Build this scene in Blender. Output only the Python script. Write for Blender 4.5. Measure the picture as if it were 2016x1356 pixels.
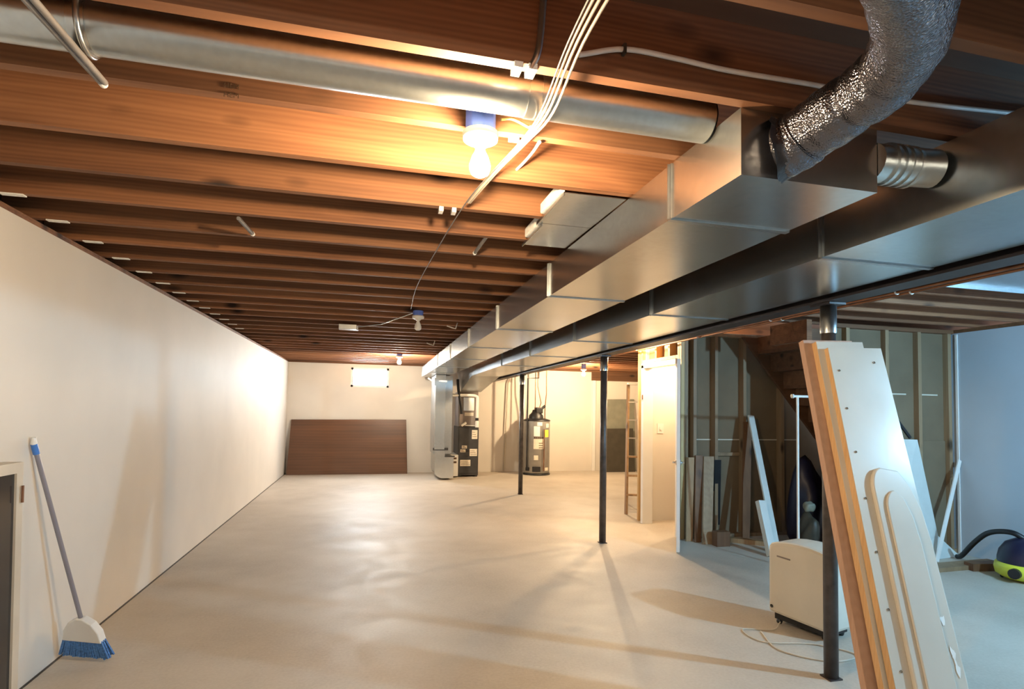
import bpy, bmesh, math, random
from mathutils import Vector, Matrix
random.seed(7)
for o in list(bpy.data.objects): bpy.data.objects.remove(o)
SC = bpy.context.scene; COL = SC.collection

# ------------------------------------------------------------------ camera
F, PCX, PCY = 1120.0, 1008.0, 751.25
YAW, PIT, ROL = 0.244441, 0.045601, 0.017283
CAM = Vector((0, 0, 1.48))
_fw = Vector((math.sin(YAW)*math.cos(PIT), math.cos(YAW)*math.cos(PIT), math.sin(PIT)))
_rt = Vector((math.cos(YAW), -math.sin(YAW), 0)); _up = _rt.cross(_fw)
_r = _rt*math.cos(ROL) + _up*math.sin(ROL); _u = _up*math.cos(ROL) - _rt*math.sin(ROL)
cd = bpy.data.cameras.new('camera'); cam = bpy.data.objects.new('camera', cd); COL.objects.link(cam)
cd.sensor_fit = 'HORIZONTAL'; cd.sensor_width = 36; cd.lens = 36*F/2016
cd.shift_x = 0; cd.shift_y = (PCY-678)/2016; cd.clip_start = .02; cd.clip_end = 100
cam.matrix_world = Matrix(((_r.x, _u.x, -_fw.x, CAM.x), (_r.y, _u.y, -_fw.y, CAM.y), (_r.z, _u.z, -_fw.z, CAM.z), (0, 0, 0, 1)))
SC.camera = cam
def ray(x, y): return _fw + _r*((x-PCX)/F) - _u*((y-PCY)/F)
def atY(x, y, Y): d = ray(x, y); return CAM + d*(Y/d.y)
def atX(x, y, X): d = ray(x, y); return CAM + d*(X/d.x)
def atZ(x, y, Z): d = ray(x, y); return CAM + d*((Z-CAM.z)/d.z)

# ------------------------------------------------------------------ light levels
SC.view_settings.view_transform = 'Standard'; SC.view_settings.look = 'None'
SC.view_settings.gamma = 1; SC.view_settings.use_curve_mapping = False
SC.view_settings.exposure = 1.36
WARM = (1.0, .73, .43); COOL = (.37, .71, 1.0); SOFT = (1.0, .86, .66)
P_NEAR, P_FAR_L, P_FAR_R, P_COOL, P_BACK, P_CLOSET, P_WIN = 44, 56, 105, 150, 18, 48, 55
w = bpy.data.worlds.new('world'); SC.world = w; w.use_nodes = True
w.node_tree.nodes['Background'].inputs[0].default_value = (.75, .86, 1, 1)
w.node_tree.nodes['Background'].inputs[1].default_value = 1.0

# ------------------------------------------------------------------ materials
def mat_new(name):
    m = bpy.data.materials.new(name); m.use_nodes = True
    nt = m.node_tree; return m, nt, nt.nodes['Principled BSDF']
def N(nt, t, **kw):
    n = nt.nodes.new(t)
    for k, v in kw.items():
        if k in n.inputs: n.inputs[k].default_value = v
        else: setattr(n, k, v)
    return n
def coords(nt, scale=(1, 1, 1), kind='Object'):
    tc = N(nt, 'ShaderNodeTexCoord'); mp = N(nt, 'ShaderNodeMapping'); mp.inputs['Scale'].default_value = scale
    nt.links.new(tc.outputs[kind], mp.inputs[0]); return mp.outputs[0]
def ramp(nt, fac, stops):
    r = N(nt, 'ShaderNodeValToRGB'); e = r.color_ramp.elements
    while len(e) < len(stops): e.new(.5)
    for i, (p, c) in enumerate(stops): e[i].position = p; e[i].color = (*c, 1)
    nt.links.new(fac, r.inputs[0]); return r.outputs[0]
def bump(nt, b, h, s=.2, d=.01):
    n = N(nt, 'ShaderNodeBump', Strength=s, Distance=d); nt.links.new(h, n.inputs['Height']); nt.links.new(n.outputs[0], b.inputs['Normal'])
def plain(name, c, rough=.6, metal=0, noise=.12, scale=6, bmp=0):
    m, nt, b = mat_new(name)
    v = coords(nt); n = N(nt, 'ShaderNodeTexNoise', Scale=scale, Detail=4); nt.links.new(v, n.inputs['Vector'])
    lo = tuple(x*(1-noise) for x in c); hi = tuple(min(1, x*(1+noise)) for x in c)
    nt.links.new(ramp(nt, n.outputs[0], [(.3, lo), (.7, hi)]), b.inputs['Base Color'])
    b.inputs['Roughness'].default_value = rough; b.inputs['Metallic'].default_value = metal
    if bmp: bump(nt, b, n.outputs[0], bmp)
    return m
def wood(name, dark, light, axis=0, rough=.55, var=.35, knots=True, grain=1.0):
    m, nt, b = mat_new(name)
    sc = [11*grain]*3; sc[axis] = .7*grain
    v = coords(nt, tuple(sc))
    oi = N(nt, 'ShaderNodeObjectInfo'); add = N(nt, 'ShaderNodeVectorMath', operation='ADD')
    mul = N(nt, 'ShaderNodeMath', operation='MULTIPLY'); mul.inputs[1].default_value = 37
    nt.links.new(oi.outputs['Random'], mul.inputs[0]); nt.links.new(v, add.inputs[0]); nt.links.new(mul.outputs[0], add.inputs[1])
    n1 = N(nt, 'ShaderNodeTexNoise', Scale=1.0, Detail=5, Distortion=1.2); nt.links.new(add.outputs[0], n1.inputs['Vector'])
    wv = N(nt, 'ShaderNodeTexWave', Scale=1.6, Distortion=7, Detail=2); wv.bands_direction = 'Z' if axis != 2 else 'Y'
    nt.links.new(add.outputs[0], wv.inputs['Vector'])
    mx = N(nt, 'ShaderNodeMix', data_type='FLOAT'); mx.inputs[0].default_value = .13
    nt.links.new(n1.outputs[0], mx.inputs[2]); nt.links.new(wv.outputs['Fac'], mx.inputs[3])
    sb = [2.2]*3; sb[axis] = .25
    vb = coords(nt, tuple(sb)); ab = N(nt, 'ShaderNodeVectorMath', operation='ADD'); nt.links.new(vb, ab.inputs[0]); nt.links.new(mul.outputs[0], ab.inputs[1])
    nb = N(nt, 'ShaderNodeTexNoise', Scale=1.5, Detail=3); nt.links.new(ab.outputs[0], nb.inputs['Vector'])
    m2 = N(nt, 'ShaderNodeMix', data_type='FLOAT'); m2.inputs[0].default_value = .45
    nt.links.new(mx.outputs[0], m2.inputs[2]); nt.links.new(nb.outputs[0], m2.inputs[3])
    col = ramp(nt, m2.outputs[0], [(.32, dark), (.66, light)])
    hs = N(nt, 'ShaderNodeHueSaturation'); vr = N(nt, 'ShaderNodeMapRange'); vr.inputs[3].default_value = 1-var; vr.inputs[4].default_value = 1+var*.5
    nt.links.new(oi.outputs['Random'], vr.inputs[0]); nt.links.new(vr.outputs[0], hs.inputs['Value']); nt.links.new(col, hs.inputs['Color'])
    out = hs.outputs[0]
    if knots:
        sk = [5.0]*3; sk[axis] = 2.4
        vk = coords(nt, tuple(sk)); ad2 = N(nt, 'ShaderNodeVectorMath', operation='ADD'); nt.links.new(vk, ad2.inputs[0]); nt.links.new(mul.outputs[0], ad2.inputs[1])
        vo = N(nt, 'ShaderNodeTexVoronoi', Scale=.9); nt.links.new(ad2.outputs[0], vo.inputs['Vector'])
        kr = ramp(nt, vo.outputs['Distance'], [(.07, (0, 0, 0)), (.20, (1, 1, 1))])
        mk = N(nt, 'ShaderNodeMix', data_type='RGBA'); mk.inputs[6].default_value = tuple(x*.28 for x in dark)+(1,)
        nt.links.new(kr, mk.inputs[0]); nt.links.new(out, mk.inputs[7]); out = mk.outputs[2]
    nt.links.new(out, b.inputs['Base Color']); b.inputs['Roughness'].default_value = rough
    bump(nt, b, mx.outputs[0], .15, .004)
    return m
def galv(name, c=(.58, .60, .60), rough=.26, bmp=.04):
    m, nt, b = mat_new(name); v = coords(nt)
    no = N(nt, 'ShaderNodeTexNoise', Scale=1.6, Detail=2); nt.links.new(v, no.inputs['Vector'])
    n2 = N(nt, 'ShaderNodeTexNoise', Scale=45, Detail=1); nt.links.new(v, n2.inputs['Vector'])
    mx = N(nt, 'ShaderNodeMix', data_type='FLOAT'); mx.inputs[0].default_value = .35
    nt.links.new(no.outputs[0], mx.inputs[2]); nt.links.new(n2.outputs[0], mx.inputs[3])
    nt.links.new(ramp(nt, mx.outputs[0], [(.3, tuple(x*.86 for x in c)), (.7, tuple(min(1, x*1.08) for x in c))]), b.inputs['Base Color'])
    b.inputs['Roughness'].default_value = rough
    b.inputs['Metallic'].default_value = 1
    bump(nt, b, no.outputs[0], bmp, .02)
    return m
def emit(name, c, s):
    m, nt, b = mat_new(name); b.inputs['Base Color'].default_value = (.8, .8, .8, 1)
    b.inputs['Emission Color'].default_value = (*c, 1); b.inputs['Emission Strength'].default_value = s; return m
M = {}
M['joist'] = wood('joist_wood', (.115, .042, .017), (.34, .150, .066), 0, var=.32, rough=.7)
M['joist_old'] = wood('stair_wood', (.10, .042, .018), (.20, .095, .045), 0, var=.25)
M['ply'] = wood('subfloor_plywood', (.07, .030, .012), (.12, .055, .024), 0, knots=False, var=0)
M['stud'] = wood('stud_wood', (.22, .14, .075), (.36, .245, .14), 2, var=.2)
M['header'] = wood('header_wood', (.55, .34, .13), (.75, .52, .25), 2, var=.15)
M['brownpanel'] = wood('brown_panelling', (.066, .028, .012), (.155, .064, .026), 0, knots=False, var=.1, rough=.4, grain=.3)
M['planktan'] = wood('tan_plank', (.30, .17, .08), (.45, .28, .14), 2, var=.25)
M['plankbrown'] = wood('brown_plank', (.12, .055, .025), (.22, .11, .05), 2, var=.25)
M['edgeorange'] = wood('orange_door_edge', (.48, .28, .12), (.66, .42, .22), 2, knots=False, var=.05)
M['edgepink'] = wood('pink_door_edge', (.38, .22, .14), (.50, .31, .21), 2, knots=False, var=.05)
M['galv'] = galv('galvanised_steel'); M['galv_dull'] = galv('dull_galvanised_steel', (.46, .48, .49), .30)
M['galv_round'] = galv('round_pipe_steel', (.55, .59, .60), .30)
M['steel'] = plain('painted_beam_steel', (.035, .026, .026), .45, .2, .3, 9)
M['post'] = plain('painted_post_steel', (.075, .065, .062), .38, .3, .35, 14)
M['white'] = plain('white_plastic', (.78, .77, .74), .4, 0, .04)
M['whitepaint'] = plain('white_paint', (.80, .79, .76), .45, 0, .04, 3)
M['doorwhite'] = plain('door_panel_white', (.57, .52, .44), .26, 0, .05, 3)
M['pvc'] = plain('pvc_white', (.82, .80, .74), .35, 0, .03)
M['cable'] = plain('white_cable', (.74, .72, .70), .5, 0, .06, 20)
M['nmcable'] = plain('tan_cable', (.42, .35, .28), .5, 0, .1, 20)
M['cablegrey'] = plain('grey_cable', (.16, .15, .15), .45, .1, .2, 20)
M['yellowcable'] = plain('yellow_cable', (.75, .55, .2), .5, 0, .1)
M['bluebox'] = plain('blue_box', (.10, .18, .62), .5, 0, .15, 12)
M['darkgrey'] = plain('dark_grey_metal', (.05, .05, .052), .4, .3, .2)
M['coil'] = plain('taupe_cabinet', (.26, .22, .20), .5, .2, .1)
M['black'] = plain('black_plastic', (.012, .012, .014), .45, 0, .3)
M['navy'] = plain('navy_plastic', (.012, .012, .035), .4, 0, .2)
M['yellow'] = plain('yellow_plastic', (.72, .72, .06), .4, 0, .08)
M['copper'] = plain('aged_copper', (.28, .13, .07), .35, .8, .3, 10)
M['tank'] = plain('tank_grey', (.34, .33, .31), .35, .5, .1)
M['label'] = plain('paper_label', (.75, .68, .55), .6, 0, .1, 30)
M['labelyellow'] = plain('yellow_label', (.9, .72, .08), .6, 0, .06)
M['dehum'] = plain('cream_plastic', (.62, .57, .48), .35, 0, .03)
M['bluebristle'] = plain('blue_bristle', (.07, .20, .50), .7, 0, .35, 90)
M['blue'] = plain('blue_plastic', (.05, .18, .55), .4, 0, .1)
M['polegrey'] = plain('grey_pole', (.27, .26, .30), .35, .3, .08)
M['drywall'] = plain('drywall_sheet', (.62, .66, .64), .7, 0, .05)
M['drywallback'] = plain('drywall_back_paper', (.185, .135, .082), .8, 0, .10, 3)
M['putty'] = plain('joint_compound', (.62, .57, .47), .8, 0, .08)
M['insul_and_gleam'] = plain('white_insulation_and_gleam', (.85, .85, .82), .9, 0, .1, 40, .5)  # pan insulation, and the gleams painted on the joist ends
M['greypanel'] = plain('grey_green_panel', (.22, .22, .17), .6, 0, .1)
M['darkpanel'] = plain('dark_brown_panel', (.045, .038, .025), .5, 0, .2)
M['mirror'] = plain('dark_glass', (.03, .03, .032), .12, 0, .1)
M['frametan'] = plain('tan_frame', (.55, .49, .40), .5, 0, .08)
M['chrome'] = plain('chrome', (.75, .74, .72), .18, 1, .05)
M['nail'] = plain('dark_screw', (.06, .05, .04), .5, .4, .1)
M['alu'] = plain('ladder_aluminium', (.35, .31, .26), .4, .5, .1)
M['tape'] = plain('black_tape', (.03, .03, .04), .3, 0, .3, 30, .6)
M['ink'] = plain('stamp_ink', (.09, .045, .02), .7, 0, .1)
# concrete floor
m, nt, b = mat_new('concrete_floor'); v = coords(nt)
n1 = N(nt, 'ShaderNodeTexNoise', Scale=.8, Detail=6, Roughness=.6); n2 = N(nt, 'ShaderNodeTexNoise', Scale=55, Detail=3); n3 = N(nt, 'ShaderNodeTexNoise', Scale=2.3, Detail=5, Distortion=1.5)
for q in (n1, n2, n3): nt.links.new(v, q.inputs['Vector'])
mx = N(nt, 'ShaderNodeMix', data_type='FLOAT'); mx.inputs[0].default_value = .25; nt.links.new(n1.outputs[0], mx.inputs[2]); nt.links.new(n2.outputs[0], mx.inputs[3])
nt.links.new(ramp(nt, mx.outputs[0], [(.32, (.39, .335, .27)), (.5, (.50, .44, .365)), (.68, (.58, .52, .44))]), b.inputs['Base Color'])
rr = N(nt, 'ShaderNodeMapRange'); rr.inputs[1].default_value = .3; rr.inputs[2].default_value = .7; rr.inputs[3].default_value = .50; rr.inputs[4].default_value = .62
nt.links.new(n3.outputs[0], rr.inputs[0]); nt.links.new(rr.outputs[0], b.inputs['Roughness']); bump(nt, b, n2.outputs[0], .08, .003); M['floor'] = m
# painted concrete wall
def wallmat(name, c):
    m, nt, b = mat_new(name); v = coords(nt)
    n1 = N(nt, 'ShaderNodeTexNoise', Scale=1.3, Detail=5); n2 = N(nt, 'ShaderNodeTexNoise', Scale=40, Detail=4)
    for q in (n1, n2): nt.links.new(v, q.inputs['Vector'])
    nt.links.new(ramp(nt, n1.outputs[0], [(.3, tuple(x*.94 for x in c)), (.7, tuple(x*1.04 for x in c))]), b.inputs['Base Color'])
    b.inputs['Roughness'].default_value = .6; bump(nt, b, n2.outputs[0], .10, .004); return m
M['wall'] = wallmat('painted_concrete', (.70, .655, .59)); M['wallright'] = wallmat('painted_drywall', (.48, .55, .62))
# crinkled foil of the flexible duct
m, nt, b = mat_new('foil_jacket'); v = coords(nt)
n1 = N(nt, 'ShaderNodeTexNoise', Scale=90, Detail=2); n2 = N(nt, 'ShaderNodeTexNoise', Scale=7, Detail=2); n3 = N(nt, 'ShaderNodeTexVoronoi', Scale=170)
for q in (n1, n2, n3): nt.links.new(v, q.inputs['Vector'])
b.inputs['Metallic'].default_value = 1; b.inputs['Roughness'].default_value = .22; b.inputs['Base Color'].default_value = (.17, .172, .20, 1)
ad = N(nt, 'ShaderNodeMath', operation='ADD'); nt.links.new(n2.outputs[0], ad.inputs[0])
ml = N(nt, 'ShaderNodeMath', operation='MULTIPLY'); ml.inputs[1].default_value = .30; nt.links.new(n3.outputs['Distance'], ml.inputs[0]); nt.links.new(ml.outputs[0], ad.inputs[1])
bump(nt, b, ad.outputs[0], .6, .014); M['foil'] = m

# ------------------------------------------------------------------ mesh builder
class MB:
    def __init__(s): s.v = []; s.f = []; s.sm = []
    def add(s, vs, fs, smooth=False):
        o = len(s.v); s.v += [Vector(p) for p in vs]; s.f += [tuple(i+o for i in f) for f in fs]; s.sm += [smooth]*len(fs); return s
    def hexa(s, p): return s.add(p, [(0, 3, 2, 1), (4, 5, 6, 7), (0, 1, 5, 4), (1, 2, 6, 5), (2, 3, 7, 6), (3, 0, 4, 7)])
    def box(s, lo, hi):
        (a, b, c), (d, e, f) = lo, hi
        return s.hexa([(a, b, c), (d, b, c), (d, e, c), (a, e, c), (a, b, f), (d, b, f), (d, e, f), (a, e, f)])
    def bar(s, a, b, w, h, up=(0, 0, 1)):
        a, b = Vector(a), Vector(b); d = (b-a).normalized(); u = Vector(up); x = d.cross(u)
        if x.length < 1e-4: x = d.cross(Vector((0, 1, 0)))
        x.normalize(); u = x.cross(d).normalized(); x = x*w/2; u = u*h/2
        return s.hexa([a-x-u, a+x-u, b+x-u, b-x-u, a-x+u, a+x+u, b+x+u, b-x+u])
    def tube(s, pts, r, n=12, caps=True):
        pts = [Vector(p) for p in pts]; rs = r if isinstance(r, (list, tuple)) else [r]*len(pts)
        t0 = (pts[1]-pts[0]).normalized(); u = t0.orthogonal().normalized(); vs = []
        for i, p in enumerate(pts):
            t = (pts[min(i+1, len(pts)-1)]-pts[max(i-1, 0)]).normalized()
            u = (u-t*u.dot(t)).normalized(); w_ = t.cross(u)
            for k in range(n):
                a = 2*math.pi*k/n; vs.append(p+(u*math.cos(a)+w_*math.sin(a))*rs[i])
        fs = [(i*n+k, i*n+(k+1) % n, (i+1)*n+(k+1) % n, (i+1)*n+k) for i in range(len(pts)-1) for k in range(n)]
        s.add(vs, fs, True)
        if caps: s.add(vs[:n], [tuple(range(n))[::-1]]); s.add(vs[-n:], [tuple(range(n))])
        return s
    def lathe(s, c, prof, n=24, ax=(0, 0, 1)):
        c = Vector(c); ax = Vector(ax).normalized(); u = ax.orthogonal().normalized(); w_ = ax.cross(u); vs = []
        for r, z in prof:
            for k in range(n):
                a = 2*math.pi*k/n; vs.append(c+ax*z+(u*math.cos(a)+w_*math.sin(a))*r)
        return s.add(vs, [(i*n+k, i*n+(k+1) % n, (i+1)*n+(k+1) % n, (i+1)*n+k) for i in range(len(prof)-1) for k in range(n)], True)
    def prism(s, poly, ext):
        poly = [Vector(p) for p in poly]; e = Vector(ext); n = len(poly)
        return s.add(poly+[p+e for p in poly], [tuple(range(n))[::-1], tuple(range(n, 2*n))]+[(i, (i+1) % n, n+(i+1) % n, n+i) for i in range(n)])
    def build(s, name, mat, parent=None, bevel=0, kind=None, loc=None):
        off = ORG.get(parent, Vector()) if parent else Vector()
        base = Vector(loc) if loc is not None else off
        me = bpy.data.meshes.new(name); me.from_pydata([p-base for p in s.v], [], s.f)
        bm = bmesh.new(); bm.from_mesh(me); bmesh.ops.recalc_face_normals(bm, faces=bm.faces)
        if bevel:
            ed = [e for e in bm.edges if len(e.link_faces) == 2 and e.calc_face_angle(0) > .7]
            bmesh.ops.bevel(bm, geom=ed, offset=bevel, segments=2, affect='EDGES', clamp_overlap=True, profile=.5)
            for f in bm.faces: f.smooth = False
        bm.to_mesh(me); bm.free()
        if not bevel: me.polygons.foreach_set('use_smooth', s.sm)
        me.materials.append(M[mat] if isinstance(mat, str) else mat)
        o = bpy.data.objects.new(name, me); COL.objects.link(o)
        o.location = base-off; ORG[o] = base
        if parent: o.parent = parent
        if kind: o['kind'] = kind
        return o
ORG = {}
def thing(name, label, cat, loc, group=None):
    o = bpy.data.objects.new(name, None); COL.objects.link(o); o.location = loc; ORG[o] = Vector(loc); o.empty_display_size = .1
    return tag(o, label, cat, group)
def tag(o, label, cat, group=None):
    o['label'] = label; o['category'] = cat
    if group: o['group'] = group
    return o
def box(lo, hi): return MB().box(lo, hi)
def bez(pts, n=8):
    pts = [Vector(p) for p in pts]; P = [pts[0]*2-pts[1]]+pts+[pts[-1]*2-pts[-2]]; out = []
    for i in range(1, len(P)-2):
        for k in range(n):
            t = k/n; a, b_, c, d = P[i-1], P[i], P[i+1], P[i+2]
            out.append(.5*((2*b_)+(c-a)*t+(2*a-5*b_+4*c-d)*t*t+(3*b_-a-3*c+d)*t**3))
    return out+[pts[-1]]

# ------------------------------------------------------------------ setting
XL, XR, YB, YF = -1.695, 6.2, 12.9, -3.2
WZ, JZ, JH, JT = 2.375, 2.413, .235, .038
SZ = JZ+JH
floor = box((XL-.2, YF-.2, -.12), (7.1, YB+.2, 0)).build('floor', 'floor', kind='structure')
box((XL, YF, 0), (XL+.012, YB, .004)).build('floor_joint', 'nail', floor)
wl = box((XL-.2, YF, 0), (XL, YB, WZ)).build('wall_left', 'wall', kind='structure')
box((XL-.17, YF, WZ), (XL-.02, YB, JZ)).build('sill_plate', 'joist', wl)
box((XL-.2, YF, JZ), (XL-.16, YB, SZ)).build('rim_board', 'joist_old', wl)
# back wall with the small window opening
WX0, WX1, WZ0, WZ1 = -.41, .40, 1.875, 2.30
b_ = MB().box((XL-.2, YB, 0), (WX0, YB+.2, WZ)).box((WX1, YB, 0), (7.1, YB+.2, WZ)).box((WX0, YB, 0), (WX1, YB+.2, WZ0)).box((WX0, YB, WZ1), (WX1, YB+.2, WZ))
wb = b_.build('wall_back', 'wall', kind='structure')
box((XL-.2, YB+.02, WZ), (7.1, YB+.17, JZ)).build('sill_plate', 'joist', wb)
box((XL-.2, YB+.16, JZ), (7.1, YB+.2, SZ)).build('rim_board', 'joist_old', wb)
box((5.2, YB-.045, 2.17), (6.65, YB, 2.375)).build('ledger_board', 'joist_old', wb)
box((5.22, YB-.05, 0), (5.30, YB, 2.17)).build('corner_trim', 'whitepaint', wb)
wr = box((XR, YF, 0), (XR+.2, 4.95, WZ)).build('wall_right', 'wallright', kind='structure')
box((XR, YF, WZ), (XR+.15, 4.95, JZ)).build('sill_plate', 'joist_old', wr)
box((XR-.012, 4.815, 0), (XR, 4.838, 2.36)).build('corner_bead', 'whitepaint', wr)
box((6.7, 7.0, 0), (6.9, YB, JZ)).build('wall_side', 'wall', kind='structure')
box((XL-.2, YF-.2, 0), (7.1, YF, SZ)).build('wall_front', 'wall', kind='structure')
ceil = box((XL-.2, YF-.2, SZ), (7.1, YB+.2, SZ+.03)).build('ceiling', 'ply', kind='structure')
# floor joists, each a piece of its own
def joist_row(x0, x1, ys, name='joist'):
    first = None
    for y in ys:
        if first is None:
            first = box((x0, y-JT, JZ), (x1, y, SZ)).build(name, 'joist', ceil, loc=((x0+x1)/2, y-JT/2, JZ)); y0 = y
        else:
            c = first.copy(); COL.objects.link(c); c.parent = ceil; c.location = Vector(((x0+x1)/2, y-JT/2, JZ)); ORG[c] = c.location.copy()
SP = .389
ks = [1.49+SP*k for k in range(-11, 30) if 1.49+SP*k < YB]
joist_row(XL-.15, 2.60, ks)
joist_row(2.50, 7.0, [y+.04 for y in ks if not (5.0 < y < 6.9)])
joist_row(2.50, 3.62, [y+.04 for y in ks if 5.0 < y < 6.9])
for y in ks:
    if 3 < y < 8: box((XL+.045, y-JT+.004, JZ-.006), (XL+.14, y-.002, JZ-.0005)).build('joist_gleam', 'insul_and_gleam', ceil)  # thin white slips added as gleams under the joist ends by the left wall
# lumber stamp on a joist face
def text(s_, size, loc, parent, mat, rx=math.pi/2, rz=0):
    c = bpy.data.curves.new('t', 'FONT'); c.body = s_; c.size = size; c.extrude = .0006; c.align_x = 'CENTER'
    t = bpy.data.objects.new('t', c); COL.objects.link(t); dg = bpy.context.evaluated_depsgraph_get(); dg.update()
    me = bpy.data.meshes.new_from_object(t.evaluated_get(dg)); bpy.data.objects.remove(t)
    o = bpy.data.objects.new('stamp', me); COL.objects.link(o); me.materials.clear(); me.materials.append(M[mat])
    o.parent = parent; o.location = Vector(loc)-ORG.get(parent, Vector()); o.rotation_euler = (rx, 0, rz); return o
p = atY(455, 192, 1.49+SP-JT-.001); text('HEM', .022, p, ceil, 'ink'); text('HEM', .022, p+Vector((0, 0, .028)), ceil, 'ink')

# ---- stair enclosure: stud wall facing the camera (A), door wall, inner closet wall, partition (B)
YA, YBp = 5.95, 4.86
wa = box((3.56, YA+.089, 0), (6.2, YA+.10, 2.41)).build('wall_stairs', 'drywallback', kind='structure')
for x in (3.585, 3.70, 3.985, 4.37, 4.90):
    box((x-.02, YA, .04), (x+.02, YA+.089, 2.37)).build('stud', 'stud', wa)
box((3.565, YA, 0), (5.2, YA+.089, .04)).build('bottom_plate', 'stud', wa)
box((3.565, YA, 2.37), (5.2, YA+.089, 2.41)).build('top_plate', 'stud', wa)
for x0, x1 in ((3.72, 3.965), (4.005, 4.35), (4.39, 4.88), (4.92, 5.18)):
    box((x0, YA+.083, 1.135), (x1, YA+.090, 1.148)).build('taped_seam', 'putty', wa)
box((4.02, YA+.05, .95), (4.34, YA+.089, .99)).build('blocking', 'stud', wa)
wp = box((4.60, YBp+.06, 0), (6.2, YBp+.09, 2.41)).build('wall_partition', 'drywallback', kind='structure')
for x in (4.63,4.80, 5.30, 5.73, 6.14):
    box((x-.022, YBp, .04), (x+.022, YBp+.06, 2.37)).build('stud', 'stud', wp)
box((4.60, YBp, 0), (6.2, YBp+.06, .04)).build('bottom_plate', 'stud', wp)
box((4.60, YBp, 2.37), (6.2, YBp+.06, 2.41)).build('top_plate', 'joist_old', wp)
for x0, x1 in ((4.84, 5.27), (5.33, 5.60), (5.76, 6.03)):
    box((x0, YBp+.052, 1.69), (x1, YBp+.061, 1.705)).build('taped_seam', 'putty', wp)
for x0, x1 in ((5.752, 6.115), (5.33, 5.705)):
    box((x0, YBp+.045, .05), (x1, YBp+.059, 1.20)).build('drywall_strip', 'drywallback', wp)
# door wall (parallel to the left wall) with header framing
DX = 3.55
wd = box((DX+.012, 6.90, 0), (DX+.10, 7.10, 2.41)).build('wall_door', 'wall', kind='structure')
for y0, y1, nm in ((5.955, 5.995, 'stud'), (6.00, 6.04, 'stud'), (6.92, 6.96, 'stud'), (7.02, 7.06, 'stud')):
    box((DX-.03, y0, 0), (DX+.06, y1, 2.37)).build(nm, 'header', wd)
box((DX-.03, 5.955, 2.37), (DX+.06, 7.06, 2.41)).build('top_plate', 'header', wd)
box((DX-.03, 6.04, 2.10), (DX+.06, 6.92, 2.14)).build('header', 'header', wd)
for y in (6.22, 6.55): box((DX-.03, y, 2.14), (DX+.06, y+.04, 2.37)).build('cripple_stud', 'header', wd)
box((DX+.055, 6.04, 2.14), (DX+.07, 6.92, 2.37)).build('backing_board', 'planktan', wd)
fr = box((DX-.06, 6.84, 0), (DX+.08, 6.90, 2.07)).build('door_casing', 'whitepaint', wd)
box((DX-.06, 6.04, 2.03), (DX+.08, 6.90, 2.09)).build('door_casing', 'whitepaint', wd)
box((DX-.02, 6.06, 0), (DX+.08, 6.10, 2.03)).build('door_casing', 'whitepaint', wd)
box((DX-.075, 6.85, 1.62), (DX-.061, 6.885, 1.68)).build('strike_plate', 'copper', wd)
wi = box((DX+.10, 7.0, 0), (6.7, 7.06, 2.41)).build('wall_closet', 'wall', kind='structure')
sw = box((3.78, 6.992, 1.17), (3.87, 7.0, 1.30)).build('light_switch', 'white'); tag(sw, 'small white light switch plate on the wall inside the doorway', 'switch')
box((3.81, 6.982, 1.215), (3.84, 6.993, 1.255)).build('toggle', 'whitepaint', sw)
box((4.9, YA+.1, 0), (4.95, 7.0, 2.41)).build('wall_inner', 'wall', kind='structure')
# the open door leaf
A, H = Vector((3.13, 5.38, .012)), Vector((3.545, 6.085, .012))
d = (H-A).normalized(); nrm = Vector((d.y, -d.x, 0))
dr = thing('door_1', 'white open door seen edge-on, hinged beside the stud wall', 'door', (H.x, H.y, 0)); dr['kind'] = 'structure'
leaf = MB().hexa([A, H, H+nrm*.035, A+nrm*.035]+[q+Vector((0, 0, 2.015)) for q in (A, H, H+nrm*.035, A+nrm*.035)]).build('leaf', 'whitepaint', dr, .002)
hp = A+d*.065+Vector((0, 0, .92))
hd = MB().lathe(hp-nrm*.001, [(0, 0), (.028, 0), (.028, -.008), (.011, -.012), (.011, -.03)], 14, nrm).lathe(hp+nrm*.036, [(0, 0), (.028, 0), (.028, .008), (.011, .012), (.011, .03)], 14, nrm)
hd.bar(hp-nrm*.035, hp-nrm*.035+d*.09, .014, .018).bar(hp+nrm*.07, hp+nrm*.07+d*.09, .014, .018); hd.build('door_handle', 'chrome', leaf)
for z in (.25, 1.75): MB().lathe(H+Vector((0, 0, z))-nrm*.008, [(0, -.045), (.008, -.045), (.008, .045), (0, .045)], 10).build('hinge', 'chrome', leaf)
# staircase behind the partition
st = thing('staircase', 'dark brown wooden stairs seen from below behind the partition wall', 'stairs', (5.9, 5.4, 0))
def sx(z): return 4.32+(2.30-z)/1.13
for y in (4.97, 5.84):
    MB().prism([(sx(2.36), y, 2.36), (sx(2.36)+.32, y, 2.36), (sx(.0)+.10, y, .30), (sx(.0)+.10, y, 0), (sx(0)-.06, y, 0)], (0, .04, 0)).build('stringer', 'joist_old', st)
for k in range(11):
    z = 2.20-k*.2; x = sx(z)+.06
    box((x, 5.01, z-.035), (x+.24, 5.84, z)).build('tread', 'joist_old', st); box((x-.005, 5.01, z-.0), (x+.015, 5.84, z+.165)).build('riser', 'joist_old', st)
tag(MB().bar((4.20, 4.72, 2.30), (4.20, 5.25, 2.30), .06, .21).build('stair_header', 'joist', loc=(4.20, 5, 2.22)), 'short lit wooden header beam at the top of the stairs', 'beam')

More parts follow.
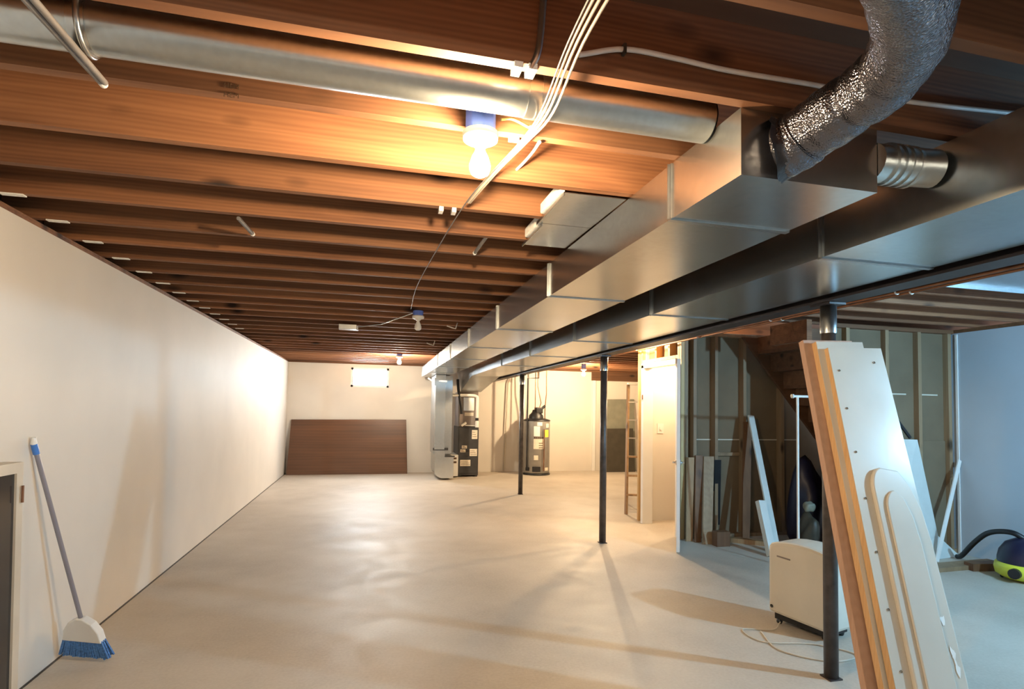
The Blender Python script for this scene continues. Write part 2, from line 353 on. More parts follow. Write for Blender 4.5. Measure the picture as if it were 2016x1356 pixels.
# ---- windows
def win(name, x0, x1, z0, z1, y):
    fr = thing(name, 'small bright white-framed basement window high in the far wall', 'window', ((x0+x1)/2, y, z0)); fr['kind'] = 'structure'
    for lo, hi in (((x0, y+.01, z0), (x1, y+.09, z0+.045)), ((x0, y+.01, z1-.045), (x1, y+.09, z1)), ((x0, y+.01, z0), (x0+.045, y+.09, z1)), ((x1-.045, y+.01, z0), (x1, y+.09, z1))):
        box(lo, hi).build('window_frame', 'whitepaint', fr)
    box((x0+.04, y+.05, z0+.04), (x1-.04, y+.056, z1-.04)).build('pane', emit('daylit_pane', (.86, .94, 1.0), P_WIN), fr)
win('window_1', WX0, WX1, WZ0, WZ1, YB)

# ------------------------------------------------------------------ beam, posts
def dz(y): return -.008*(y-3)
def sbox(x0, x1, z0, z1, y0, y1):
    a, b2 = dz(y0), dz(y1)
    return MB().hexa([(x0, y0, z0+a), (x1, y0, z0+a), (x1, y1, z0+b2), (x0, y1, z0+b2), (x0, y0, z1+a), (x1, y0, z1+a), (x1, y1, z1+b2), (x0, y1, z1+b2)])
BX = 2.54; BZ = 2.105
bt = thing('steel_beam', 'long dark steel I-beam resting on the row of round posts', 'beam', (BX, 3, BZ))
y0, y1 = YF, YB
sbox(BX-.07, BX+.065, BZ, BZ+.014, y0, y1).build('bottom_flange', 'steel', bt)
sbox(BX-.07, BX+.065, BZ+.205, BZ+.219, y0, y1).build('top_flange', 'steel', bt)
sbox(BX-.006, BX+.006, BZ+.014, BZ+.205, y0, y1).build('web', 'steel', bt)
MB().hexa([(BX-.07, y0, BZ+.219+dz(y0)), (BX+.07, y0, BZ+.219+dz(y0)), (BX+.07, y1, BZ+.219+dz(y1)), (BX-.07, y1, BZ+.219+dz(y1)), (BX-.07, y0, JZ), (BX+.07, y0, JZ), (BX+.07, y1, JZ), (BX-.07, y1, JZ)]).build('wood_nailer', 'joist', bt)
for py, lab in ((2.72, 'near round steel post that the leaning door panels rest against'), (5.95, 'middle round steel post standing in front of the open door'), (9.50, 'far slim round steel post standing before the water heater')):
    px = 2.55; zt = BZ+dz(py)
    t = thing('support_post', lab, 'post', (px, py, 0), 'round steel posts under the beam')
    MB().lathe((px, py, 0), [(0, .008), (.038, .008), (.038, zt-.01), (0, zt-.01)], 24).build('column', 'post', t)
    box((px-.06, py-.075, zt-.012), (px+.05, py+.075, zt)).build('top_plate', 'steel', t)
    box((px-.040, py-.040, 0), (px+.040, py+.040, .008)).build('base_plate', 'steel', t)
    MB().lathe((px, py, 0), [(.043, zt-.17), (.043, zt-.012), (.020, zt-.012)], 20).build('collar', 'galv_dull', t)

# ------------------------------------------------------------------ ducts
D1 = (1.08, 1.59, 2.19, 2.40); D2 = (1.84, 2.425, 2.13, 2.375)
def duct(name, label, D, ys, x_end=0):
    x0, x1, z0, z1 = D
    t = thing(name, label, 'duct', ((x0+x1)/2, ys[0], z0))
    for a, b2 in zip(ys[:-1], ys[1:]):
        sbox(x0, x1, z0, z1, a+.002, b2-.002).build('duct_section', 'galv', t)
    for y in ys[1:-1]:
        m_ = MB()
        for lo, hi in (((x0-.006, z0-.006), (x1+.006, z0+.001)), ((x0-.006, z0), (x0+.001, z1)), ((x1-.001, z0), (x1+.006, z1))):
            e = dz(y); m_.box((lo[0], y-.012, lo[1]+e), (hi[0], y+.012, hi[1]+e))
        m_.box((x0-.014, y-.002, z0+dz(y)), (x0, y+.002, z1+dz(y)))
        m_.build('cleat', 'galv_dull', t)
    return t
ys1 = [1.485, 1.907]+[1.907+1.5*k for k in range(1, 7)]+[12.5]
rd = duct('return_duct', 'long rectangular galvanised duct hung under the joists with a flexible hose at its end', D1, ys1)
ys2 = [-1.2, .5, 2.0]+[2.0+1.5*k for k in range(1, 5)]+[9.2]
sd = duct('supply_duct', 'lower rectangular galvanised duct running beside the steel beam', D2, ys2)
MB().hexa([(1.84, 9.2, 2.08), (2.425, 9.2, 2.08), (2.40, 10.6, 2.07), (1.86, 10.6, 2.07), (1.84, 9.2, 2.35), (2.425, 9.2, 2.35), (2.40, 10.6, 2.34), (1.86, 10.6, 2.34)]).build('duct_section', 'galv', sd)
MB().hexa([(1.86, 10.6, 2.07), (2.40, 10.6, 2.07), (2.30, 11.95, 1.80), (1.86, 11.95, 1.80), (1.86, 10.6, 2.34), (2.40, 10.6, 2.34), (2.32, 12.6, 2.34), (1.86, 12.6, 2.34)]).build('transition', 'galv_dull', sd)
# round take-off between the two ducts
tk = thing('takeoff_pipe', 'short ribbed round pipe between the two big ducts', 'duct', (1.72, 1.60, 2.29))
tp = atX(1785, 325, 1.72)
MB().tube([Vector((1.592, tp.y+.02, tp.z)), Vector((1.66, tp.y+.02, tp.z)), Vector((1.75, tp.y+.01, tp.z)), Vector((1.828, tp.y, tp.z))], .062, 24).build('pipe', 'galv_round', tk)
for x in (1.64, 1.67, 1.70, 1.73): MB().tube([(x, tp.y+.015, tp.z), (x+.012, tp.y+.015, tp.z)], .068, 24).build('rib', 'galv_round', tk)
# flexible insulated duct
fx = thing('flexible_duct', 'shiny foil-wrapped flexible duct curving up from the duct end', 'duct', (1.17, 1.48, 2.24))
pts = bez([(1.205, 1.482, 2.290), (1.232, 1.44, 2.297), atZ(1597, 258, 2.315), atZ(1660, 215, 2.325), atZ(1735, 160, 2.325), atZ(1783, 95, 2.32), atZ(1797, 30, 2.31), atZ(1785, -50, 2.30), atZ(1740, -150, 2.29), atZ(1650, -270, 2.29)], 14)
rs = []
for i in range(len(pts)):
    u = i/len(pts); r_ = .091-.014*min(1, u*1.5)+.0012*math.sin(i*.9)+.0015*math.sin(i*.37)
    r_ -= .010*math.exp(-((i-47)/1.2)**2)+.009*math.exp(-((i-61)/1.1)**2)+.006*math.exp(-((i-70)/1.0)**2)+.02*math.exp(-(i/3.0)**2)
    rs.append(r_)
mb = MB().tube(pts, rs, 40)
for q in mb.v:
    s_ = math.sin(q.x*61+q.z*47)*math.sin(q.y*53+q.z*31)+.5*math.sin(q.x*131+q.y*97)*math.sin(q.z*113); q += Vector((s_*.0014, s_*.0012, s_*.0014))
mb.build('foil_jacket', 'foil', fx)
tb = MB().tube([pts[0]+Vector((-.004, .0, 0)), pts[5], pts[11]], [.102, .089, .086], 30, False)
for q in tb.v:
    s_ = math.sin(q.x*90+q.z*70+q.y*40); q += Vector((s_*.004, 0, s_*.004))
tb.build('tape_wrap', 'tape', fx)
# round pipe in the joist bay
rp = thing('round_duct', 'round galvanised pipe lying in the joist bay behind the bulb', 'duct', (0, 1.69, 2.46))
RY, RZ = 1.665, 2.452
for a, b2 in ((-1.62, -.74), (-.74, .46), (.46, 1.075)):
    MB().tube([(a, RY, RZ), (b2-.004, RY, RZ)], .068, 32).build('pipe_section', 'galv_round', rp)
for x in (-.74, .46): MB().tube([(x-.02, RY, RZ), (x+.02, RY, RZ)], .071, 32).build('joint_band', 'galv', rp)
MB().tube([(-.735, RY-.072, 2.55), (-.735, RY-.072, RZ)]+[(-.735, RY-.072*math.cos(a), RZ-.072*math.sin(a)) for a in [i*math.pi/10 for i in range(1, 10)]]+[(-.735, RY+.072, RZ), (-.735, RY+.072, 2.55)], .007, 6).build('hanger_strap', 'galv_dull', rp)
MB().tube([(1.076, RY, RZ), (1.078, RY, RZ)], [.068, .02], 32).build('end_cap', 'galv_round', rp)
# sheet-metal pans under the joists
for i, (a, b2, xl, lab) in enumerate(((2.285, 2.70, .785, 'nearer flat sheet metal pan closing two joist bays beside the duct'), (2.705, 3.09, .815, 'farther flat sheet metal pan closing a joist bay beside the duct'))):
    t = thing('sheet_metal_pan', lab, 'metal sheet', (.93, a, 2.40), 'sheet metal pans')
    box((xl, a, 2.408), (1.076, b2, 2.4115)).build('sheet', 'galv', t); box((xl, a, 2.396), (xl+.004, b2, 2.408)).build('flange', 'galv_dull', t)
    for y in ([2.44] if i == 0 else [2.83]):
        box((xl-.015, y-.15, 2.413), (xl+.01, y+.15, 2.465)).build('insulation', 'insul_and_gleam', t, .008)
t = thing('sheet_metal_pan', 'wide bluish sheet metal pan under the joists of the right-hand room', 'metal sheet', (4.5, 2.5, 2.40), 'sheet metal pans')
box((3.71, 1.5, 2.405), (5.6, 3.11, 2.411)).build('sheet', 'galv_dull', t)
box((3.71, 3.105, 2.38), (5.6, 3.11, 2.405)).build('flange', 'galv_dull', t)

# ------------------------------------------------------------------ pipes and cables
for i, (x, z, lab) in enumerate(((3.30, 2.275, 'dark copper water pipe clipped under the joists, nearer the steel beam'), (3.42, 2.285, 'dark copper water pipe clipped under the joists, farther from the steel beam'))):
    t = thing('water_pipe', lab, 'pipe', (x, 3, z), 'copper pipes under the joists')
    pipe_ = MB().tube([(x, -.5, z), (x, 4, z-.005), (x+.02, 8, z-.02), (x+.05, 11.6, z-.03)], .012, 10).build('pipe', 'copper', t)
    for y in (2.95, 4.15, 5.45, 6.9):
        MB().tube([(x, y, z+.13)]+[(x+.016*math.sin(a), y, z+.016*math.cos(a)) for a in [k*.6 for k in range(1, 9)]], .006, 6).build('clip', 'white', pipe_)
cb = thing('cable_bundle', 'bundle of white cables stapled under the joists beside the near bulb', 'cable', (.47, 1.6, 2.40))
for k, (dx, dzv) in enumerate(((-.008, -.007), (.003, -.003), (.014, -.007), (.030, -.006))):
    pp = [(.455+dx*1.3, .95, 2.404+dzv), (.463+dx, 1.3, 2.400+dzv), (.482+dx, 1.6, 2.376+dzv), (.480+dx*.6, 1.85, 2.397+dzv), (.445+dx*.5, 2.10, 2.400+dzv), (.40+dx*.5, 2.5, 2.405+dzv), (.365+dx*.4, 3.2, 2.405+dzv), (.33+dx*.3, 4.4, 2.405+dzv), (.36, 5.5, 2.408)]
    pp = pp[:6] if k else pp
    MB().tube(bez(pp, 6), .0042 if k else .0028, 8).build('cable', 'nmcable' if k else 'cablegrey', cb)
box((.44, 1.862, 2.398), (.475, 1.878, 2.412)).build('staple', 'white', cb)
c1 = MB().tube(bez([(.40, 1.455, 2.402), (.42, 1.447, 2.46), (.432, 1.445, 2.62)], 6), .010, 10).build('conduit', 'galv_dull'); tag(c1, 'short grey conduit dropping down the face of the first joist', 'conduit')
for x in (.365, .405): box((x-.012, 1.446, 2.397), (x+.012, 1.494, 2.4129)).build('clip', 'white', c1)
wc = MB().tube(bez([atY(1140, 108, 1.443), atY(1230, 97, 1.443), atY(1330, 115, 1.443), atY(1430, 138, 1.443), atY(1590, 165, 1.443), atY(1790, 200, 1.443), atY(2016, 225, 1.443), (2.48, 1.443, 2.545)], 6), .0075, 8).build('white_cable', 'cable'); tag(wc, 'white cable stapled along the face of the nearest joist', 'cable')
q = atY(1229, 97, 1.44); box((q.x-.004, 1.432, q.z-.014), (q.x+.004, 1.4525, q.z+.014)).build('staple', 'nail', wc)
lp = MB().tube(bez([(.395, 1.80, 2.432), (.44, 1.815, 2.447), (.49, 1.80, 2.42), (.487, 1.76, 2.40)], 6), .005, 8).build('lamp_cable', 'yellowcable'); tag(lp, 'short curved cable from the blue box to the cable bundle', 'cable')
lp2 = MB().tube(bez([atZ(1062, 280, 2.40), atY(1050, 298, 2.06), atY(1034, 317, 2.16), atY(1017, 334, 2.232)], 6), .0060, 8).build('joist_cable', 'cable'); tag(lp2, 'short white cable slanting into a hole in the lit joist', 'cable')
rc = thing('rod', 'dark twin rod hanging under the round pipe with a white tip', 'rod', (-.75, 1.7, 2.38))
for dx in (-.010, .010): MB().tube([(-.75+dx, 1.35, 2.355), (-.75+dx*.5, 1.79, 2.370)], .0085, 10).build('rod', 'cablegrey', rc)
MB().lathe((-.752, 1.795, 2.370), [(0, -.011), (.011, -.007), (.011, .007), (0, .011)], 12, (0, 1, 0)).build('tip', 'white', rc)
for k, (a, b2, lab) in enumerate((((-.66, 3.05, 2.40), (-.643, 3.31, 2.40), 'short grey rod with white tip under the joists near the left wall'), ((.60, 3.05, 2.42), (.585, 3.32, 2.40), 'short dark rod with white tip under the joists past the metal pans'))):
    t = thing('rod', lab, 'rod', b2); MB().tube([a, b2], .010, 10).build('rod', 'cablegrey', t)
    MB().lathe(b2, [(0, -.012), (.012, -.008), (.012, .008), (0, .012)], 12, (0, 1, 0)).build('tip', 'white', t)
bk = thing('staple_pair', 'pair of white cable staples under the joist behind the near bulb', 'staple', (.33, 2.66, 2.40))
for x in (.30, .36): box((x-.01, 2.62, 2.392), (x+.01, 2.668, 2.4129)).build('staple', 'white', bk)

# ------------------------------------------------------------------ lamps
def bulb_prof(r): return [(.013, .100), (.014, .088), (.018, .075), (.026, .060), (r, .034), (r*.985, .02), (r*.83, .006), (r*.5, -.002), (0, -.004)]
def lamp(x, y, zb, label, power, color, lit=True, ztop=None):
    t = thing('ceiling_light', label, 'light', (x, y, zb), 'bare bulb ceiling lights')
    r = .034; ar = .0165
    mt = emit('lit_bulb', color, power/(math.pi*ar)) if lit else M['white']
    lh = MB().lathe((x, y, zb), [(.0, .096), (.022, .096), (.026, .104), (.056, .116), (.058, .128), (.058, .140), (0, .140)], 28).build('lampholder', 'white', t)
    MB().lathe((x, y, zb), bulb_prof(r), 20).build('bulb', mt, lh)
    zt = ztop or JZ
    MB().lathe((x, y, 0), [(0, zb+.140), (.048, zb+.140), (.050, zb+.16), (.050, max(zt, zb+.19)), (0, max(zt, zb+.19))], 8).build('junction_box', 'bluebox', t, .003)
    return t
LT = []
lamp(.325, 1.782, 2.228, 'lit bare bulb under a blue box, nearest and brightest of the bulbs', P_NEAR, WARM, True, 2.475)
lamp(.50, 10.45, 2.235, 'lit bare bulb at the far end of the room near the small window', P_FAR_L, SOFT)
lamp(4.30, 11.10, 2.17, 'lit bare bulb above and right of the water heater', P_FAR_R, WARM)
lamp(.44, 5.62, 2.225, 'unlit bare bulb under a blue box halfway down the room', 0, WARM, False)
lamp(4.90, 1.24, 2.14, 'cool white bulb in the right-hand room near the wide bluish metal sheet', P_COOL, COOL)
lamp(-.10, -1.05, 2.19, 'lit bare bulb in the near end of the room, closest to the front wall', P_BACK, SOFT)
lamp(3.17, 6.76, 2.285, 'lit bare bulb between the joists by the open door, mostly hidden by the steel beam', P_CLOSET, WARM)
lamp(4.10, 6.50, 2.20, 'added bare bulb brightening the inside of the doorway, hidden above the door header', 38, WARM)  # extra unseen lamp, added to brighten the wall inside the doorway
jb = thing('junction_box', 'grey metal box under the joists with a conduit to the unlit bulb', 'box', (-.27, 6.88, 2.38))
box((-.37, 6.80, 2.355), (-.17, 6.93, 2.411)).build('case', 'galv_dull', jb, .004); MB().tube([(-.17, 6.86, 2.39), (.10, 6.6, 2.40), (.39, 5.68, 2.40)], .006, 8).build('conduit', 'galv_dull', jb)
box((-.172, 6.83, 2.35), (-.155, 6.90, 2.40)).build('connector', 'white', jb)
for k, (px, py, lab) in enumerate(((890, 645, 'white hooked wire end below the joists beside the duct'), (848, 678, 'white bent wire end below the joists before the far bulb'))):
    q = atZ(px, py, 2.39); o = MB().tube([q+Vector((-.06, 0, .02)), q, q+Vector((.04, 0, -.01)), q+Vector((.06, 0, .06))], .007, 6).build('wire_end', 'white', loc=q); tag(o, lab, 'wire')

# ------------------------------------------------------------------ furnace and return drop
fn = thing('furnace', 'tall dark grey gas furnace with paper labels and a white vent pipe', 'furnace', (2.07, 12.1, 0))
FY = 12.0
box((1.84, FY, .03), (2.28, FY+.68, 1.06)).build('cabinet', 'darkgrey', fn, .006)
fd0 = box((1.86, FY-.012, .08), (2.26, FY, .53)).build('lower_door', 'darkgrey', fn, .004)
fd1 = box((1.86, FY-.012, .56), (2.26, FY, 1.03)).build('upper_door', 'darkgrey', fn, .004)
box((1.86, FY+.02, 1.06), (2.26, FY+.68, 1.80)).build('coil_cabinet', 'coil', fn, .005)
box((1.94, FY+.0, 1.40), (2.17, FY+.02, 1.68)).build('foil_patch', 'galv', fn); box((1.97, FY+.008, 1.29), (2.16, FY+.02, 1.36)).build('label', 'label', fn)
for x0, x1, z0, z1 in ((2.13, 2.25, .80, .99), (1.92, 2.03, .60, .66), (1.89, 2.0, .52, .58), (2.09, 2.25, .44, .59), (1.89, 2.11, .23, .36)):
    l_ = box((x0, FY-.016, z0), (x1, FY-.012, z1)).build('label', 'label', fn)
    for k in range(3): zz = z0+(z1-z0)*(k+1)/4; box((x0+.012, FY-.0172, zz-.004), (x1-.012-.02*k, FY-.016, zz+.004)).build('print_line', 'ink', l_)
for x in (1.87, 2.22): box((x, FY+.03, 0), (x+.05, FY+.6, .03)).build('foot', 'black', fn)
MB().tube(bez([(1.66, FY-.06, 1.72), (1.80, FY-.06, 1.725), (2.10, FY-.06, 1.725), (2.19, FY-.06, 1.71), (2.225, FY-.06, 1.66), (2.225, FY-.06, 1.40), (2.225, FY-.06, 1.10)], 6), .031, 16).build('vent_pipe', 'pvc', fn)
MB().tube([(2.225, FY-.06, 1.19), (2.225, FY-.06, 1.25)], .036, 16).build('rubber_coupling', 'black', fn)
MB().tube([(2.225, FY-.06, 1.05), (2.225, FY-.06, 1.17)], .037, 16).build('pipe_collar', 'white', fn)
MB().tube([(1.90, FY-.02, 1.08), (2.0, FY-.03, 1.15)], .026, 12).build('elbow', 'pvc', fn); MB().tube([(1.98, FY-.02, 1.09), (2.2, FY-.02, 1.08)], .010, 8).build('drain_tube', 'pvc', fn)
MB().tube(bez([(1.79, FY-.1, 2.06), (1.81, FY-.08, 1.85), (1.86, FY-.05, 1.60), (1.89, FY-.03, 1.45), (1.90, FY-.02, 1.33)], 6), .030, 10).build('refrigerant_line', 'black', fn)
rt_ = thing('return_drop', 'vertical galvanised duct dropping to the left side of the furnace', 'duct', (1.5, 11.8, 0))
box((1.28, 11.56, .52), (1.64, 12.3, 2.108)).build('drop_section', 'galv_dull', rt_, .004)
MB().prism([(1.28, 11.45, .62), (1.48, 11.45, .62), (1.48, 11.45, 2.115), (1.28, 11.45, 2.115)], (0, .10, 0)).build('front_panel', 'galv', rt_)
box((1.255, 11.43, 1.90), (1.49, 11.56, 2.05)).build('corner_box', 'galv', rt_)
arc = [(1.30+.16-.16*math.cos(a), 11.50, .20-.16*math.sin(a)) for a in [i*math.pi/2/6 for i in range(7)]]
MB().prism([(1.30, 11.50, .62)]+arc+[(1.68, 11.50, .04), (1.68, 11.50, .47), (1.50, 11.50, .47), (1.50, 11.50, .62)], (0, .75, 0)).build('boot', 'galv', rt_)
box((1.255, 11.46, .60), (1.56, 11.50, .65)).build('collar_strip', 'darkgrey', rt_); box((1.50, 11.47, .465), (1.70, 11.52, .49)).build('collar_strip', 'darkgrey', rt_)
box((1.68, 11.90, .03), (1.835, 12.6, .47)).build('filter_rack', 'white', rt_)
for z in (.30, .38): box((1.71, 11.895, z), (1.80, 11.90, z+.04)).build('print', 'ink', rt_)
MB().tube([(1.13, 11.5, 2.045), (1.20, 11.47, 1.995), (1.50, 11.42, 1.985)], .018, 10).build('drain_pipe', 'pvc', rt_)

# ------------------------------------------------------------------ water heater
HX, HY = 3.67, 12.35
wh = thing('water_heater', 'grey cylindrical gas water heater with labels by the far wall', 'water heater', (HX, HY, 0))
R = .30
MB().lathe((HX, HY, 0), [(0, .03), (R-.02, .03), (R, .05), (R, 1.19), (R, 1.20)], 40).build('tank', 'tank', wh)
MB().lathe((HX, HY, 0), [(0, 0), (R+.015, 0), (R+.015, .03), (0, .035)], 40).build('base_ring', 'black', wh)
MB().lathe((HX, HY, 0), [(R+.008, 1.19), (R+.008, 1.215), (.2, 1.25), (0, 1.26)], 40).build('top_cap', 'black', wh)
MB().lathe((HX-.03, HY-.05, 0), [(.17, 1.245), (.16, 1.32), (.10, 1.38), (.08, 1.44), (0, 1.46)], 20).build('draft_hood', 'black', wh)
box((HX-.06, HY-.16, 1.36), (HX+.10, HY+.02, 1.50)).build('blower_box', 'black', wh, .02); MB().tube([(HX+.05, HY-.1, 1.44), (HX+.16, HY-.1, 1.53)], .03, 10).build('blower_elbow', 'black', wh)
def on_tank(name, mat, a0, a1, z0, z1, rr=.004, n=6, parent=None):
    m_ = MB(); vs = []
    for i in range(n+1):
        a = math.radians(a0+(a1-a0)*i/n)
        for z in (z0, z1):
            for r_ in (R, R+rr): vs.append((HX+r_*math.sin(a), HY-r_*math.cos(a), z))
    fs = []
    for i in range(n):
        o = i*4; p_ = o+4; fs += [(o+1, p_+1, p_+3, o+3), (o, o+2, p_+2, p_), (o+2, o+3, p_+3, p_+2), (o, p_, p_+1, o+1)]
    fs += [(0, 1, 3, 2), (n*4, n*4+2, n*4+3, n*4+1)]
    return m_.add(vs, fs).build(name, mat, parent or wh)
on_tank('label', 'label', -28, 18, .58, .80); on_tank('label', 'white', -28, -2, .86, 1.08); on_tank('label', 'label', 28, 48, 1.05, 1.14); on_tank('label', 'labelyellow', 22, 44, .84, 1.0)
on_tank('label', 'label', -26, -8, .34, .44); on_tank('label', 'label', 24, 44, .10, .17); on_tank('burner_cover', 'black', -32, 2, .08, .19, .012); on_tank('gas_valve', 'black', -58, -46, .10, .17, .05)
on_tank('label', 'white', -14, 8, 1.09, 1.17)
for k in range(5): on_tank('print_line', 'ink', -26+k*8.5, -20+k*8.5, .81, .845)
for k in range(3): on_tank('print_line', 'ink', -6, 12, .70-.05*k, .715-.05*k, .0055)
MB().tube([(HX+.08, HY-R-.03, .10), (HX+.08, HY-R-.03, 1.02)], .012, 8).build('overflow_tube', 'copper', wh)
MB().tube([(HX-.27, HY-.18, .12), (HX-.27, HY-.18, 2.14), (HX-.02, HY-.18, 2.15), (HX-.02, HY-.18, 2.34)], .016, 8).build('gas_line', 'black', wh)
MB().tube([(HX-.07, HY-.1, 1.4), (HX-.07, HY-.1, 2.34)], .010, 8).build('cold_line', 'copper', wh); MB().tube([(HX+.02, HY-.1, 1.45), (HX+.06, HY-.12, 1.6), (HX-.01, HY-.1, 1.95), (HX-.02, HY-.1, 2.34)], .010, 8).build('hot_line', 'copper', wh)
MB().tube([(HX+.16, HY-.1, 1.25), (HX+.16, HY-.1, 1.50), (HX+.19, HY-.1, 1.80), (HX+.19, HY-.1, 2.34)], .012, 8).build('supply_line', 'copper', wh)
vt = MB().tube([(3.05, 12.84, .02), (3.08, 12.84, 1.2), (3.11, 12.84, 2.05), (3.18, 12.84, 2.2), (3.2, 12.84, 2.34)], .016, 8).build('wall_pipe', 'frametan'); tag(vt, 'thin pale pipe running up the far wall left of the water heater', 'pipe')

# ------------------------------------------------------------------ things along the far wall
bp = MB().prism([(-1.64, 12.68, 0), (.84, 12.68, 0), (.80, 12.86, 1.175), (-1.60, 12.86, 1.15)], (0, .018, 0)).build('plywood_sheet', 'brownpanel', loc=(-.4, 12.7, 0)); tag(bp, 'large brown wood panel sheet leaning against the far wall', 'panel')
g1 = MB().prism([(5.46, 12.70, 0), (6.30, 12.70, 0), (6.30, 12.84, 1.74), (5.46, 12.84, 1.72)], (0, .018, 0)).build('panel_sheet', 'greypanel', loc=(5.9, 12.7, 0)); tag(g1, 'tall grey-green sheet leaning on the far wall behind the ladder', 'panel')
g2 = MB().prism([(5.46, 12.55, 0), (6.20, 12.55, 0), (6.20, 12.67, 1.03), (5.46, 12.67, 1.02)], (0, .02, 0)).build('panel_sheet', 'darkpanel', loc=(5.9, 12.6, 0)); tag(g2, 'short dark brown sheet leaning before the grey-green one', 'panel')
# stepladder
ld = thing('stepladder', 'tall stepladder standing behind the door frame', 'ladder', (3.8, 7.6, 0))
f0, f1 = Vector((3.57, 7.50, 0)), Vector((3.79, 7.92, 1.86)); e0, e1 = Vector((4.05, 7.32, 0)), Vector((4.12, 7.78, 1.86))
MB().bar(f0, f1, .03, .05, (0, 1, 0)).build('front_rail', 'planktan', ld); MB().bar(e0, e1, .03, .05, (0, 1, 0)).build('front_rail', 'planktan', ld)
for k in range(1, 7):
    t_ = k/7; MB().bar(f0.lerp(f1, t_), e0.lerp(e1, t_), .075 if k < 4 else .05, .025 if k < 4 else .018).build('step', 'planktan' if k < 4 else 'alu', ld)
MB().bar(f1+Vector((-.01, 0, .01)), e1+Vector((.01, 0, .01)), .12, .025).build('top_cap', 'alu', ld)
MB().bar(Vector((3.98, 8.35, 0)), f1, .022, .03, (0, 1, 0)).build('rear_rail', 'alu', ld); MB().bar(Vector((4.3, 8.25, 0)), e1, .022, .03, (0, 1, 0)).build('rear_rail', 'alu', ld)

# ------------------------------------------------------------------ left foreground: framed glass and broom
mf = thing('framed_panel', 'dark glass panel in a tan frame leaning on the left wall', 'panel', (-1.55, 2.7, 0))
def lean(y, z): return -1.575-.03*z/1.18
def mq(y0, y1, z0, z1, t0, t1):
    P = [(lean(y, z)-t, y, z) for t in (t0, t1) for y, z in ((y0, z0), (y1, z0), (y1, z1), (y0, z1))]
    return MB().hexa(P)
mq(2.2, 3.235, 0, .05, 0, .08).build('frame_rail', 'frametan', mf); mq(2.2, 3.235, 1.13, 1.18, 0, .08).build('frame_rail', 'frametan', mf)
mq(2.2, 2.25, .05, 1.13, 0, .08).build('frame_stile', 'frametan', mf); mq(3.185, 3.235, .05, 1.13, 0, .08).build('frame_stile', 'frametan', mf)
mq(2.25, 3.185, .05, 1.13, .010, .07).build('glass', 'mirror', mf)
MB().tube([(lean(3.21, 1.05)+.012, 3.21, 1.07), (lean(3.21, 1.0)+.012, 3.21, .99)], .006, 8).build('latch', 'copper', mf)
br = thing('broom', 'broom with grey handle and blue bristles leaning against the left wall', 'broom', (-1.5, 3.78, 0))
bt_, bb_ = Vector((-1.675, 3.45, 1.265)), Vector((-1.535, 3.745, .23))
MB().tube([bt_.lerp(bb_, .05), bb_], .0115, 12).build('handle', 'polegrey', br)
MB().tube([bt_+Vector((.004, -.004, .02)), bt_.lerp(bb_, .015)], [.010, .015], 12).build('hanging_tip', 'white', br); MB().tube([bt_.lerp(bb_, .015), bt_.lerp(bb_, .065)], .0155, 12).build('grip_cap', 'blue', br)
hd_ = Vector((.80, -.28, .0)).normalized(); dn = (bb_-bt_).normalized(); dn = Vector((dn.x*.35, dn.y*.9, dn.z)).normalized()
hd_ = (hd_-dn*hd_.dot(dn)).normalized(); nn = dn.cross(hd_)
def bp2(a, l): return bb_+hd_*a+dn*l
capo = [(-.018, -.035), (.018, -.035), (.07, -.005), (.105, .045), (.118, .11), (-.118, .11), (-.105, .045), (-.07, -.005)]
MB().prism([bp2(a, l)-nn*.022 for a, l in capo], nn*.044).build('head', 'white', br, .006)
bm_ = MB()
for i in range(26):
    a = -.112+.224*i/25
    for j in range(3):
        o_ = (j-1)*.012; tip = bp2(a*1.32+random.uniform(-.004, .004), .205+random.uniform(-.006, .004)); tip = tip+nn*(o_*1.6)
        if tip.z < .004: tip.z = .004
        bm_.bar(bp2(a, .10)+nn*o_, tip, .0085, .0085, nn)
o = bm_.build('bristles', 'bluebristle', br); o['kind'] = 'stuff'

# ------------------------------------------------------------------ leaning door panels
def slab(name, label, BL, BR, TL, TR, th, face, edge):
    BL, BR, TL, TR = [Vector(q) for q in (BL, BR, TL, TR)]
    n = (TL-BL).cross(BR-BL).normalized()
    if n.y < 0: n = -n
    t = thing(name, label, 'door panel', (BL+BR)/2, 'door panels leaning on the near post')
    MB().hexa([BL+n*.002, BR+n*.002, BR+n*th, BL+n*th, TL+n*.002, TR+n*.002, TR+n*th, TL+n*th]).build('core', edge, t)
    e = (BR-BL).normalized()*.0015
    MB().hexa([BL+e, BR, BR+n*.0021, BL+n*.0021+e, TL+e, TR, TR+n*.0021, TL+n*.0021+e]).build('face_skin', face, t)
    MB().hexa([BR, BR+(BR-BL).normalized()*.002, BR+(BR-BL).normalized()*.002+n*th, BR+n*th, TR, TR+(BR-BL).normalized()*.002, TR+(BR-BL).normalized()*.002+n*th, TR+n*th]).build('edge_skin', face, t)
    return t, n
BLf, BRf, TLf, TRf = Vector((2.215, 1.94, .004)), Vector((2.60, 1.94, .004)), Vector((2.40, 2.565, 1.835)), Vector((2.752, 2.565, 1.845))
pa, n = slab('door_panel', 'white moulded door panel with arched relief, front of the leaning stack', BLf, BRf, TLf, TRf, .034, 'doorwhite', 'edgeorange')
uL, uW = (TLf-BLf), (BRf-BLf)
def onp(s_, t_, k=0): return BLf.lerp(TLf, t_).lerp(BRf.lerp(TRf, t_), s_)-n*k
ol = [(.235, 0), (.235, .60)]+[(.235+.18*(1-math.cos(a)), .60+.055*math.sin(a)) for a in [i*math.pi/2/6 for i in range(1, 7)]]+[(.70, .645), (.86, .60), (.95, .54), (.985, .46), (.985, 0)]
MB().prism([onp(a, b2, -.001) for a, b2 in ol], -n*.024).build('raised_panel', 'doorwhite', pa, .007)
